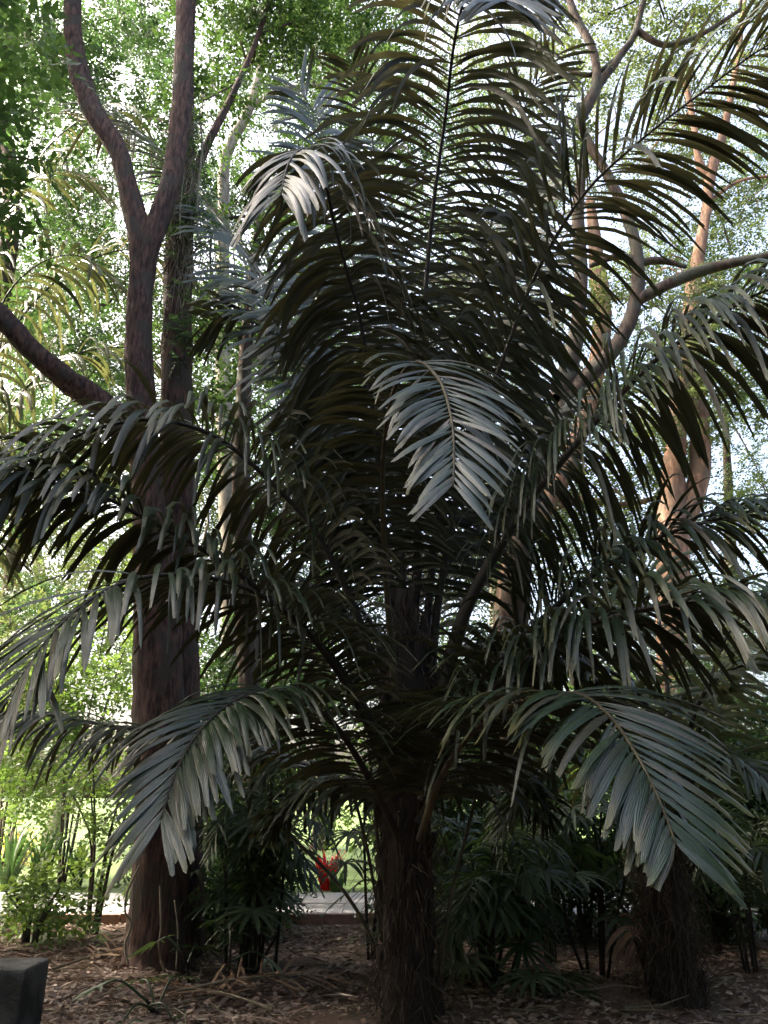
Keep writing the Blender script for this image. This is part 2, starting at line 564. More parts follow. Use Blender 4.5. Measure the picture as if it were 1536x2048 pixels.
def palm_trunk(root, base, pts, rads, nboot, rb):
    b = MB()
    R, _ = spline(np.hstack([np.array(pts), np.array(rads)[:, None]]), 26)
    b.tube(R[:, :3], R[:, 3], 14, 0.10)
    b.build('trunk', M['palm_trunk'], root, base)
    for k in range(nboot):                       # stubs of cut leaf bases
        s = (k + 0.5) / nboot
        i = int(s * 25)
        a = k * 2.4 + rng.normal(0, 0.2)
        c = R[i, :3]
        out = np.array([math.cos(a), math.sin(a), 0])
        r = R[i, 3]
        p0 = c + out*r*0.75
        L = rng.uniform(0.22, 0.42)
        p1 = p0 + out*0.05 + np.array([0, 0, L*0.6])
        p2 = p1 + out*rng.uniform(0.01, 0.06) + np.array([0, 0, L*0.45])
        m_ = MB()
        m_.tube(spline([p0, p1, p2], 6)[0], np.linspace(rb, rb*0.55, 6), 6, 0.25)
        m_.build('leaf_base', M['palm_trunk'], root, base)
    fb = MB()                                    # loose fibres
    for k in range(900):
        i = rng.integers(0, 26)
        a = rng.random()*6.28
        out = np.array([math.cos(a), math.sin(a), 0])
        p = R[i, :3] + out*R[i, 3]*0.95
        L = rng.uniform(0.15, 0.55)
        q = p + out*rng.uniform(0.02, 0.14) + np.array([rng.normal(0, .05), rng.normal(0, .05), rng.choice([-1, 1])*L*0.5])
        e = q + out*rng.uniform(-0.02, 0.10) + np.array([rng.normal(0, .06), rng.normal(0, .06), -L*0.4])
        fb.tube([p, q, e], [0.005, 0.004, 0.002], 3, cap=False)
    o = fb.build('fibres', M['fibre'], root, base)
    o['kind'] = 'stuff'

PB = at(822, 2035, 6.7)
PB[2] = 0.0
palm = thing('palm_tree', 'huge dark feather palm with a shaggy black trunk, arching fronds filling the middle', 'palm', PB)
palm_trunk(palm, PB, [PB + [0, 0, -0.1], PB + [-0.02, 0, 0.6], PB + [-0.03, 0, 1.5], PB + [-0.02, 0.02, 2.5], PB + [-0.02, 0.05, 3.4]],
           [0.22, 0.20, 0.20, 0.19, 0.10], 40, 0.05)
FR = []
def add(ctrl, label, fine=1.0, **k):
    if fine != 1.0:
        k['n'] = int(k['n']*fine)
        k['W'] *= 1.05/fine
        k['droop'] *= 0.85
        if k['droop'] > 1.35:
            k['Lmax'] *= 0.9
    R, rad, lf = frond(ctrl, **k)
    FR.append((R, rad, lf, label))

# upright frond in the centre, tip curling over towards the camera
add([(822,1500,6.7),(832,1150,6.75),(838,900,6.7),(850,600,6.4),(868,400,6.0),(893,215,5.5),(906,100,5.0),(926,5,4.55),(952,-50,4.15),(986,-50,3.85),(1012,5,3.65)], 'tall upright frond with its tip curling forward at the top',
    n=124, fine=1.38, Lmax=1.85, W=0.075, start=0.15, droop=0.75, a0=80, a1=46, elev=4, tipdroop=4, tipL=0.24, D=(0.15, -1), r0=0.055)
# frond left of it, tip nodding over with pale hanging leaflets
add([(800,1500,6.75),(775,1150,6.7),(752,880,6.4),(722,650,6.0),(690,530,5.7),(667,440,5.45),(652,372,5.15),(636,320,4.85),(608,298,4.55),(578,325,4.35),(560,395,4.25)], 'frond nodding over at its tip with blue-grey hanging leaflets',
    n=84, fine=1.38, Lmax=1.15, W=0.075, start=0.2, droop=1.4, a0=80, a1=50, elev=4, D=(-0.35, -1), tipL=0.5, tipdroop=5.5)
# upper right
add([(850,1480,6.8),(880,1180,6.8),(935,900,6.7),(1003,725,6.5),(1062,570,6.2),(1120,460,5.9),(1185,368,5.6),(1300,265,5.2),(1410,180,4.9),(1536,90,4.6),(1640,60,4.4)], 'long frond sloping up towards the upper corner',
    n=108, fine=1.38, Lmax=1.5, W=0.062, start=0.2, droop=1.0, a0=72, a1=40, elev=12, r0=0.05, tipL=0.6)
# right middle, thick rachis
add([(860,1500,6.6),(905,1300,6.5),(950,1180,6.4),(1050,1015,6.2),(1150,890,6.0),(1240,790,5.8),(1330,705,5.6),(1440,630,5.3),(1536,580,5.1),(1660,560,4.9)], 'thick-stalked frond rising at a slant with a curtain of long leaflets',
    n=100, fine=1.38, Lmax=1.6, W=0.058, start=0.31, droop=2.0, a0=78, a1=48, elev=8, r0=0.085, tipL=0.7)
# right lower
add([(850,1560,6.6),(930,1400,6.5),(1030,1290,6.4),(1150,1180,6.2),(1250,1110,6.0),(1350,1062,5.8),(1450,1035,5.6),(1536,1018,5.4),(1650,1020,5.2)], 'dark frond reaching sideways with upright and hanging leaflets',
    n=92, fine=1.38, Lmax=1.15, W=0.052, start=0.17, droop=1.9, a0=74, a1=46, elev=24, jit=18, tipL=0.7)
# right lower, glossy tops
add([(845,1600,6.4),(930,1440,6.1),(1040,1330,5.8),(1150,1262,5.5),(1260,1225,5.2),(1370,1205,5.0),(1470,1200,4.8),(1560,1215,4.6),(1660,1260,4.45)], 'low frond spreading sideways with glossy grey-blue strap leaflets',
    n=86, fine=1.38, Lmax=1.15, W=0.06, start=0.08, droop=2.3, a0=75, a1=48, elev=28, jit=16, tipL=0.8)
# near frond, lower right
add([(840,1680,6.3),(880,1560,6.0),(950,1460,5.6),(1050,1400,5.1),(1150,1388,4.6),(1215,1428,4.2),(1270,1505,3.95),(1312,1585,3.78),(1338,1650,3.68),(1352,1690,3.62)], 'near frond arching down over the dead brown leaf, yellowish midrib',
    n=72, fine=1.35, Lmax=0.9, W=0.068, start=0.10, droop=1.15, a0=78, a1=36, elev=8, jit=5, tipL=0.36, r0=0.035, r1=0.005, D=(0.25, -1))
# near frond, centre
add([(800,1480,6.6),(775,1200,6.2),(765,950,5.6),(785,790,5.0),(830,725,4.55),(878,760,4.15),(903,840,3.8),(908,920,3.6),(906,975,3.48)], 'bright near frond drooping in the centre, broad pale leaflets on one side',
    n=60, fine=1.4, Lmax=0.76, W=0.064, start=0.36, droop=1.9, a0=84, a1=32, elev=6, jit=7, r0=0.04, r1=0.005, D=(0.1, -1), tipL=0.5)
# left middle, arching
add([(800,1520,6.6),(745,1320,6.5),(702,1200,6.4),(650,1095,6.3),(600,1025,6.2),(500,925,6.0),(420,868,5.8),(320,840,5.6),(220,850,5.4),(110,890,5.2),(0,950,5.0),(-90,1020,4.9)], 'dark frond bowing across in front of the forked trunk',
    n=100, fine=1.38, Lmax=1.35, W=0.06, start=0.23, droop=1.8, a0=78, a1=50, elev=18, jit=12, tipL=0.7)
# left, below it, blue-grey leaflets
add([(800,1560,6.5),(720,1400,6.3),(640,1290,6.1),(500,1165,5.8),(390,1090,5.5),(295,1040,5.3),(200,990,5.1),(100,965,4.9),(0,965,4.7),(-100,985,4.6)], 'frond with blue-grey folded leaflets at the picture edge',
    n=92, fine=1.38, Lmax=1.0, W=0.058, start=0.19, droop=2.3, a0=78, a1=52, elev=16, jit=12, tipL=0.75)
# lower left near, long silvery leaflets
add([(790,1600,6.4),(720,1420,6.0),(620,1270,5.5),(520,1190,5.1),(420,1155,4.8),(330,1150,4.5),(240,1168,4.2),(160,1215,3.95),(90,1285,3.75),(40,1365,3.6),(10,1430,3.55)], 'frond arching out beside the big trunk with silvery strap leaflets',
    n=74, fine=1.38, Lmax=0.98, W=0.052, start=0.10, droop=2.0, a0=74, a1=34, elev=16, jit=9, r0=0.038, r1=0.005, tipL=0.6)
# lower left nearest
add([(800,1680,6.3),(740,1560,6.0),(670,1450,5.5),(590,1392,5.1),(520,1385,4.7),(450,1415,4.35),(390,1475,4.05),(352,1545,3.85),(332,1605,3.72),(322,1640,3.65)], 'grey-green frond drooping in front of the thick trunk base',
    n=70, fine=1.4, Lmax=0.74, W=0.06, start=0.10, droop=1.5, a0=74, a1=26, elev=10, jit=7, r0=0.035, r1=0.005, tipL=0.5, D=(-0.3, -1))
# left, behind
add([(800,1640,6.9),(700,1580,7.2),(560,1510,7.5),(400,1470,7.6),(240,1455,7.6),(110,1432,7.5),(0,1430,7.3),(-80,1445,7.2)], 'low backlit green frond behind the thick trunk',
    n=72, fine=1.38, Lmax=1.05, W=0.055, start=0.21, droop=1.9, a0=78, a1=50, elev=10, jit=10, tipL=0.7)
# back left, up
add([(805,1450,6.9),(770,1150,7.2),(700,900,7.8),(610,700,8.7),(530,560,9.4),(440,440,10.0),(360,345,10.4),(295,280,10.7),(230,240,10.8),(170,250,10.9)], 'frond behind the fork of the reddish trunk with drooping dark tip',
    n=96, fine=1.38, Lmax=1.6, W=0.09, start=0.24, droop=1.0, a0=80, a1=42, elev=8, jit=9, tipL=0.6)
# back, left of centre
add([(812,1450,7.0),(795,1100,7.3),(760,800,7.7),(715,560,8.0),(670,380,8.2),(640,250,8.2),(600,180,8.0)], None,
    n=84, fine=1.38, Lmax=1.6, W=0.09, start=0.23, droop=1.0, a0=80, a1=40, elev=6, D=(-0.5, 1))
# back right
add([(835,1450,7.0),(870,1100,7.4),(905,850,7.7),(950,650,7.9),(1010,480,7.9),(1080,380,7.7)], None,
    n=80, fine=1.38, Lmax=1.4, W=0.08, start=0.23, droop=1.2, a0=80, a1=40, elev=6, D=(0.8, 0.6))
# upright fronds behind the central one, closing the dark screen
add([(838,1450,6.9),(872,1050,7.1),(915,760,7.2),(965,520,7.2),(1015,320,7.0),(1060,190,6.7),(1110,110,6.3)], 'upright frond fanning out between the central and the slanting frond',
    n=74, fine=1.2, Lmax=1.15, W=0.052, start=0.28, droop=0.72, a0=76, a1=40, elev=4, D=(0.3, -1), tipdroop=2)
add([(815,1450,6.9),(800,1050,7.2),(788,760,7.4),(772,520,7.4),(752,330,7.2),(728,200,6.9),(700,120,6.5)], 'upright frond fanning out between the central and the nodding frond',
    n=74, fine=1.2, Lmax=1.15, W=0.052, start=0.28, droop=0.72, a0=76, a1=40, elev=4, D=(-0.2, -1), tipdroop=2)
# inner fronds behind, filling the heart of the palm
add([(815,1480,7.0),(790,1200,7.2),(740,1000,7.5),(670,820,7.8),(590,690,8.0),(500,620,8.0),(420,640,7.8)], None,
    n=80, fine=1.38, Lmax=1.4, W=0.08, start=0.21, droop=1.5, a0=80, a1=44, elev=6, jit=12)
add([(820,1500,7.0),(850,1300,7.3),(900,1130,7.7),(980,980,8.0),(1060,870,8.2),(1150,800,8.2)], None,
    n=70, fine=1.38, Lmax=1.1, W=0.07, start=0.21, droop=1.8, a0=80, a1=44, elev=6, jit=14)
add([(815,1520,6.9),(770,1350,7.1),(690,1230,7.3),(590,1150,7.5),(480,1130,7.6),(390,1180,7.6)], None,
    n=66, fine=1.38, Lmax=0.95, W=0.06, start=0.19, droop=2.2, a0=80, a1=48, elev=12, jit=16)
add([(840,1560,6.9),(880,1420,7.0),(950,1330,7.2),(1050,1280,7.3),(1140,1300,7.3),(1200,1370,7.2)], None,
    n=66, fine=1.38, Lmax=0.9, W=0.06, start=0.17, droop=2.2, a0=80, a1=48, elev=12, jit=18)
add([(815,1600,6.9),(795,1400,7.1),(760,1280,7.3),(710,1210,7.4),(650,1190,7.5),(590,1230,7.5)], None,
    n=60, fine=1.38, Lmax=0.7, W=0.05, start=0.17, droop=2.4, a0=80, a1=48, elev=14, jit=18)
add([(835,1600,6.9),(855,1430,7.1),(885,1330,7.3),(935,1290,7.4),(995,1310,7.5),(1035,1370,7.5)], None,
    n=60, fine=1.38, Lmax=0.65, W=0.045, start=0.17, droop=2.4, a0=80, a1=48, elev=14, jit=18)
add([(820,1650,6.6),(760,1580,6.8),(680,1560,7.0),(600,1590,7.1),(540,1660,7.1)], None,
    n=50, fine=1.38, Lmax=0.65, W=0.05, start=0.17, droop=2.4, a0=80, a1=48, elev=12, jit=16)
add([(835,1650,6.5),(890,1560,6.6),(960,1530,6.7),(1040,1560,6.8),(1100,1630,6.8)], None,
    n=50, fine=1.38, Lmax=0.65, W=0.05, start=0.17, droop=2.4, a0=80, a1=48, elev=12, jit=16)
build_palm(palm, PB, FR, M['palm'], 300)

# second palm, right, behind
PB2 = at(1350, 1985, 7.3)
PB2[2] = 0.0
palm2 = thing('palm_tree', 'squat black-trunked palm at the side, mostly hidden by the low fronds', 'palm', PB2)
palm_trunk(palm2, PB2, [PB2 + [0, 0, -0.1], PB2 + [0.0, 0, 0.4], PB2 + [0.02, 0.02, 1.0], PB2 + [0.03, 0.05, 1.7]], [0.24, 0.18, 0.16, 0.10], 14, 0.045)
FR = []
for ctrl, nn, L in [
        ([(1350,1720,7.4),(1330,1500,7.5),(1270,1380,7.5),(1180,1330,7.4),(1090,1350,7.3),(1010,1420,7.2)], 46, 0.8),
        ([(1352,1720,7.4),(1375,1480,7.4),(1420,1370,7.2),(1490,1330,7.0),(1570,1340,6.8),(1650,1400,6.6)], 46, 0.85),
        ([(1350,1720,7.5),(1340,1450,7.9),(1320,1250,8.2),(1290,1130,8.4),(1230,1070,8.5)], 46, 0.9),
        ([(1352,1720,7.5),(1400,1450,7.8),(1450,1280,8.0),(1520,1200,8.0),(1600,1190,7.9)], 46, 0.9),
        ([(1350,1720,7.3),(1380,1580,7.1),(1440,1520,6.8),(1510,1540,6.5),(1570,1610,6.3)], 40, 0.65),
        ([(1348,1720,7.3),(1300,1570,7.2),(1220,1500,7.1),(1130,1500,7.0),(1060,1560,6.9),(1010,1640,6.8)], 44, 0.75)]:
    add(ctrl, None, n=nn, Lmax=L, W=0.06, start=0.2, droop=1.3, elev=10, jit=12)
build_palm(palm2, PB2, FR, M['palm_back'], 60)

# third palm, far left, paler drooping fronds
PB3 = at(-120, 1800, 11.0)
PB3[2] = 0.0
palm3 = thing('palm_tree', 'paler feather palm behind the slanting branch, olive leaflets hanging like a curtain', 'palm', PB3)
palm_trunk(palm3, PB3, [PB3 + [0, 0, -0.1], PB3 + [0.0, 0, 1.2], PB3 + [0.02, 0.02, 3.0]], [0.24, 0.2, 0.12], 14, 0.06)
FR = []
for ctrl, nn, L in [
        ([(-110,1400,11),(-80,900,11),(-10,640,10.8),(60,540,10.5),(150,510,10.2),(230,560,10.0)], 56, 1.5),
        ([(-115,1400,11),(-100,800,11.4),(-60,520,11.6),(20,390,11.6),(120,340,11.4),(210,380,11.2)], 56, 1.4),
        ([(-110,1400,11),(-70,900,11.4),(40,640,11.8),(180,520,12.2),(320,500,12.4),(430,570,12.5)], 60, 1.6),
        ([(-110,1400,11),(-80,1000,11.6),(30,800,12),(150,710,12.4),(280,700,12.6),(390,770,12.7)], 60, 1.5),
        ([(-110,1400,11),(-90,760,11.8),(0,450,12.3),(120,270,12.6),(250,220,12.8),(360,290,12.8)], 60, 1.6),
        ([(-110,1400,11),(-60,1120,11),(20,960,10.8),(120,880,10.5),(220,880,10.2),(300,930,10)], 50, 1.2)]:
    add(ctrl, None, n=nn, Lmax=L, W=0.075, start=0.2, droop=1.3, elev=8, jit=9)
build_palm(palm3, PB3, FR, M['palm_back'], 60)

# ------------------------------------------------------------------ trees
def limb(ctrl, r, n=8, samples=None, rough=0.16, world=False):
    """tube through (u, v, depth) points with radii r"""
    P = np.array([p if world else at(*p) for p in ctrl], float)
    rr = np.array(r, float)
    if len(rr) != len(P):
        rr = np.interp(np.linspace(0, 1, len(P)), np.linspace(0, 1, len(rr)), rr)
    R, L = spline(np.hstack([P, rr[:, None]]), samples or max(10, len(P)*5))
    b = MB()
    b.tube(R[:, :3], R[:, 3], n, rough)
    return b, R

def crown_quads(blobs, leaf, wid, per=70, crad=0.55, dens=1.0, flat=0.45):
    """blobs: (centre, radius xyz, clusters)"""
    out = []
    for c, r, k in blobs:
        k = int(k * dens)
        d = unit(rng.normal(size=(k, 3)))
        rad = rng.random(k)**0.45
        cc = np.asarray(c) + d * rad[:, None] * np.asarray(r)
        m, nl = max(1, per//11), 11             # sprigs per cluster, leaves per sprig
        n = m*nl
        o = rng.normal(size=(k, m, 3))
        o = unit(o) * rng.random((k, m, 1))**0.5 * crad * rng.uniform(0.5, 1.2, (k, 1, 1))
        o[..., 2] *= flat
        ax = o / crad + rng.normal(0, 0.55, (k, m, 3))
        ax[..., 2] -= 0.1
        ax = unit(ax)
        sn = rng.normal(0, 0.4, (k, m, 3))
        sn[..., 2] += 1.0
        sd = unit(np.cross(ax, sn))
        t = np.linspace(0.1, 1.0, nl)
        Ls = leaf * 4.0 * rng.uniform(0.7, 1.3, (k, m, 1, 1))
        t4 = t[None, None, :, None]
        pos = (cc[:, None, None, :] + o[:, :, None, :] + ax[:, :, None, :]*Ls*t4 + np.array([0, 0, -0.35])*Ls*t4**2)
        sg = np.where(np.arange(nl) % 2, 1.0, -1.0)[None, None, :, None]
        D = sd[:, :, None, :]*sg + ax[:, :, None, :]*(0.45 + 0.9*t4**3) + rng.normal(0, 0.22, (k, m, nl, 3)) + np.array([0, 0, -0.25])
        N = np.cross(sd, ax)[:, :, None, :]*-1.0 + rng.normal(0, 0.25, (k, m, nl, 3))
        P, D, N = pos.reshape(-1, 3), D.reshape(-1, 3), N.reshape(-1, 3)
        L = leaf * rng.uniform(0.6, 1.35, k*n)
        out.append(leaf_quads(P, D, N, L, L*wid*rng.uniform(0.8, 1.2, k*n)))
    return np.concatenate(out)

def twigs(name, root, base, blobs, starts, mat, r=0.035):
    b = MB()
    for c, rad, k in blobs:
        c = np.asarray(c)
        near = sorted(starts, key=lambda q: np.linalg.norm(q - c))
        s = near[0] if near and np.linalg.norm(near[0] - c) < 4.5 else c + [rng.normal(0, .8), rng.normal(0, .8), -1.6]
        mid = (s + c)/2 + rng.normal(0, 0.35, 3) + [0, 0, 0.25]
        b.tube(spline([s, mid, c], 8)[0], np.linspace(r, r*0.4, 8), 5, 0.1)
        for _ in range(max(3, int(k/9))):
            e = c + unit(rng.normal(size=3)) * np.asarray(rad) * rng.uniform(0.5, 0.95)
            m2 = (c + e)/2 + rng.normal(0, 0.15, 3) + [0, 0, 0.1]
            b.tube(spline([c + rng.normal(0, .1, 3), m2, e], 6)[0], np.linspace(r*0.45, 0.006, 6), 4, 0.0)
    return b.build(name, mat, root, base)

def tree(name, label, trunk, branches, blobs, bark, leafm, leaf=0.13, wid=0.5, per=70, crad=0.55, group=None, dens=1.0, twig=0.035):
    t, R = limb(*trunk)
    base = R[0, :3].copy()
    base[2] = 0.0
    root = thing(name, label, 'tree', base, group)
    t.build('trunk', M[bark], root, base)
    tops = [R[-1, :3]]
    for br in branches:
        bb, RR = limb(*br)
        bb.build('branch', M[bark], root, base)
        tops += [RR[-1, :3], RR[len(RR)*2//3, :3]]
    if blobs:
        twigs('twigs', root, base, blobs, tops, M[bark], twig)['kind'] = 'stuff'
        cr = quad_mesh('crown', crown_quads(blobs, leaf, wid, per, crad, dens), M[leafm], root, base)
    return root, base

def B(u, v, d, r, k, rz=None):
    """a leafy mass of radius r metres centred d metres ahead"""
    return (at(u, v, d), (r, r, rz or r*0.75), k)

# reddish forked tree, left, its base merging with its neighbour
t1, t1b = tree('forked_tree', 'reddish-brown tree with a fork, thick black base beside the concrete bench', 
     ([(318,1950,8.4),(316,1850,8.42),(322,1600,8.45),(316,1300,8.5),(298,1000,8.5),(279,760,8.5),(280,600,8.5),(288,490,8.5)], [0.36,0.31,0.29,0.26,0.21,0.18,0.17,0.14], 14, 44, 0.12),
     [([(281,590,8.5),(283,500,8.5),(262,400,8.5),(236,300,8.5),(195,240,8.5),(162,160,8.5),(146,60,8.5),(150,-60,8.5),(170,-300,8.4)], [0.15,0.175,0.165,0.16,0.16,0.15,0.15,0.14,0.08], 10, 44),
      ([(282,590,8.5),(294,500,8.5),(322,425,8.5),(350,330,8.6),(364,200,8.6),(368,60,8.6),(372,-60,8.6),(385,-300,8.8)], [0.15,0.175,0.16,0.15,0.15,0.15,0.14,0.08], 10, 44),
      ([(296,930,8.5),(210,815,8.3),(130,757,8.1),(60,697,7.9),(0,632,7.7),(-80,560,7.5)], [0.19,0.165,0.15,0.14,0.13,0.12], 10, 30)],
     [B(60,-350,9,2.2,60), B(300,-420,8.5,2.4,70), B(-250,-100,9,2.2,60), B(560,-500,9,2.2,60), B(100,-700,8,2.5,60), B(-300,-500,8,2.6,60)] + [(np.array([x, y, z]), (2.0, 2.0, 1.3), 30) for x, y, z in
      [(-7,7,11),(-9,8.5,11.5),(-11,8,11),(-8,5.5,10.5),(-10,5,11),(-12.5,6.5,12),(-6.2,5.2,10),(-5.6,6.8,9),(-8.2,9.8,10.5),(-10.5,10.5,11.5),(-13,9.5,12.5),(-12,4,12),(-7.5,7.5,8.2),(-9.8,7,8.6)]],  # out-of-view crown masses added to keep the sun off the palm
     'bark_red', 'canopy', leaf=0.14, per=80)
# vine-hung neighbour
t2, t2b = tree('vine_hung_tree', 'straight brown trunk hung with vines just behind the forked tree',
     ([(352,1910,9.2),(352,1600,9.2),(352,1300,9.2),(353,900,9.2),(353,700,9.2),(357,550,9.25),(362,400,9.3),(368,200,9.3),(376,0,9.3),(390,-250,9.3)], [0.36,0.30,0.27,0.25,0.23,0.21,0.2,0.17,0.15,0.08], 12, 50, 0.14),
     [([(362,420,9.3),(410,300,9.5),(470,180,9.7),(520,60,10),(560,-80,10)], [0.09,0.07,0.06,0.05,0.04], 7, 24)],
     [B(480,80,10.5,1.1,26), B(610,60,10.5,1.3,36), B(560,-120,10.5,1.8,50), B(430,-80,10,1.4,36), B(700,30,11,1.2,26), B(410,200,9.9,0.8,14)],
     'bark_red', 'canopy', leaf=0.12, per=70)
b = MB()
for k in range(260):
    v0 = rng.uniform(190, 560)
    p = at(rng.uniform(345, 400), v0, 9.0) + rng.normal(0, 0.06, 3)
    L = rng.uniform(0.25, 0.9)
    q = p + [rng.normal(0, .08), rng.normal(0, .08), -L*0.5]
    e = q + [rng.normal(0, .1), rng.normal(0, .08), -L*0.5]
    b.tube([p, q, e], [0.007, 0.006, 0.003], 3, cap=False)
b.build('creeper_strands', M['vine'], t2, t2b)['kind'] = 'stuff'
cb = [(at(rng.uniform(335, 410), v_, 9.0 + rng.uniform(-0.15, 0.3)), (0.28, 0.25, 0.45), 3) for v_ in np.linspace(230, 720, 26)]
quad_mesh('creeper_leaves', crown_quads(cb, 0.05, 0.5, 66, 0.25), M['canopy_dark'], t2, t2b)['kind'] = 'stuff'

# slim trees in the middle distance
tree('slim_tree', 'slim dark trunk rising behind the bowing frond', ([(520,1830,11),(500,1400,11),(482,1000,11),(484,850,11),(492,700,11),(505,560,11),(520,430,11.2)], [0.2,0.17,0.14,0.13,0.12,0.1,0.07], 9, 30), [],
     [B(540,520,11.8,1.3,30), B(430,640,12,1.3,34), B(560,700,12.5,1.2,30), B(420,840,12.5,1.2,30)], 'bark_dark', 'canopy', leaf=0.13, per=60)
tree('edge_tree', 'brown trunk at the upper edge, half behind pale palm fronds', ([(-150,1760,14),(-120,1300,14),(-60,900,14),(10,520,14),(22,360,14),(2,240,14),(-30,100,14)], [0.3,0.26,0.24,0.22,0.2,0.17,0.12], 9, 34), [],
     [B(60,60,14,2.0,60), B(180,160,14.5,1.6,40), B(40,260,15,1.5,34), B(-100,0,14,2.4,50), B(250,30,15,1.8,50), B(150,420,15.5,1.5,36), B(250,560,16,1.5,36), B(70,600,15.5,1.6,36), B(180,730,16,1.5,36), B(320,300,16,1.5,36), B(60,850,16,1.5,36)], 'bark_red', 'canopy_dark', leaf=0.14, per=70)
tree('grey_branched_tree', 'pale grey slender tree high behind the nodding frond', ([(470,1800,17),(460,1200,17),(445,700,17),(448,420,17),(452,310,17),(500,215,17),(524,120,17),(530,0,17),(535,-120,17)], [0.25,0.22,0.2,0.18,0.16,0.14,0.12,0.1,0.06], 9, 40),
     [([(500,215,17),(560,180,17),(640,170,17.3),(720,150,17.5),(800,120,18)], [0.1,0.09,0.08,0.07,0.05], 7, 24),
      ([(640,170,17.3),(690,110,17.3),(720,60,17.3)], [0.06,0.05,0.04], 6, 14)],
     [B(640,250,18,1.5,26), B(740,180,18,1.7,30), B(560,320,18,1.4,24), B(470,160,18,1.6,26), B(760,30,18,2.0,36), B(640,20,18.5,1.8,34), B(800,300,19,1.6,24)], 'bark_pale', 'canopy', leaf=0.15, per=60)
# twisted dark tree, right
tree('twisted_tree', 'dark twisted tree with elbowed boughs at the upper side',
     ([(1015,1850,10.5),(1020,1500,10.5),(1025,1250,10.4),(1060,1000,10.3),(1140,800,10.1),(1235,690,10),(1272,595,10),(1274,505,10),(1250,425,10),(1215,350,10),(1180,290,10),(1160,235,10),(1190,180,10),(1238,115,10),(1272,60,10),(1300,-60,10)],
      [0.3,0.24,0.21,0.18,0.15,0.13,0.12,0.10,0.085,0.08,0.085,0.075,0.08,0.075,0.065,0.045], 10, 90, 0.16),
     [([(1268,605,10),(1330,572,9.9),(1400,542,9.8),(1470,525,9.7),(1560,510,9.6),(1650,480,9.5)], [0.11,0.095,0.09,0.085,0.08,0.07], 9, 30),
      ([(1272,522,10),(1232,513,10),(1180,532,10)], [0.07,0.06,0.04], 7, 14),
      ([(1272,527,10),(1320,521,10),(1372,534,10)], [0.07,0.06,0.04], 7, 14),
      ([(1160,240,10),(1192,170,10),(1185,100,10),(1150,30,10),(1120,-60,10)], [0.1,0.09,0.08,0.08,0.05], 8, 24),
      ([(1120,800,10.1),(1150,680,10.2),(1163,560,10.2),(1156,430,10.2),(1170,300,10.1)], [0.16,0.13,0.12,0.1,0.08], 8, 30),
      ([(1238,115,10),(1180,150,10.1),(1110,130,10.3)], [0.06,0.05,0.03], 6, 14),
      ([(1272,60,10),(1330,90,10),(1400,70,10),(1480,20,10)], [0.07,0.06,0.05,0.04], 6, 18)],
     [B(1120,230,10.8,0.9,16), B(1210,30,10.8,1.2,22), B(1340,40,10.8,1.2,22), B(1100,-60,10.8,1.4,30), B(1450,-40,10.5,1.6,30), B(1290,-200,10.5,2.0,50)],
     'bark_dark', 'canopy_yellow', leaf=0.11, per=60)
# sunlit trees behind, right
tree('sunlit_tree', 'stout orange-brown sunlit trunk behind the upright leaflets at the side',
     ([(1352,1790,17),(1350,1400,17),(1346,1080,17),(1346,960,17),(1372,700,17),(1396,520,17),(1412,430,17),(1421,350,17),(1445,270,17),(1470,150,17),(1490,0,17)], [0.5,0.4,0.36,0.3,0.2,0.17,0.15,0.17,0.12,0.09,0.07], 12, 60),
     [([(1355,1060,17),(1392,980,17),(1402,900,17),(1392,780,17.2),(1375,640,17.4),(1380,560,17.5)], [0.3,0.28,0.26,0.2,0.15,0.1], 10, 30),
      ([(1420,355,17),(1398,325,17),(1390,260,17),(1370,160,17)], [0.15,0.12,0.1,0.08], 8, 20),
      ([(1421,400,17),(1480,362,17),(1560,350,17)], [0.06,0.05,0.04], 6, 14)],
     [B(1380,200,18,1.9,30), B(1490,120,18,2.0,34), B(1300,330,18.5,1.6,22), B(1500,400,18.5,1.7,26), B(1440,560,18,1.6,26), B(1300,120,18.5,1.7,26), B(1520,700,18.5,1.9,34), B(1300,640,19,1.7,26), B(1370,720,15.6,1.2,26), B(1335,830,15.8,0.9,18), B(1405,590,15.6,1.0,18), B(1480,780,16,1.2,24), B(1200,600,16.5,1.0,16)],
     'bark_warm', 'canopy_yellow', leaf=0.13, per=55, crad=0.65)
tree('leaning_tree', 'pale leaning trunk seen through the gap under the thick slanting frond',
     ([(990,1790,19),(1010,1300,19),(1040,1100,19),(1090,1010,19),(1140,920,19),(1185,780,19),(1205,640,19),(1196,540,19),(1180,400,19)], [0.4,0.35,0.33,0.3,0.28,0.26,0.26,0.25,0.15], 10, 44),
     [([(1085,1020,19),(1160,1000,19),(1250,1010,19.2),(1330,990,19.5)], [0.14,0.12,0.1,0.07], 8, 20)],
     [B(1080,640,20,1.8,28), B(1010,460,20,1.9,30), B(1090,330,20,1.8,28), B(1000,130,20,2.2,36), B(1120,880,20.5,1.8,30), B(1220,780,21,1.6,26), B(1180,1010,20.5,1.6,26)],
     'bark_warm', 'canopy_yellow', leaf=0.14, per=55, crad=0.65)
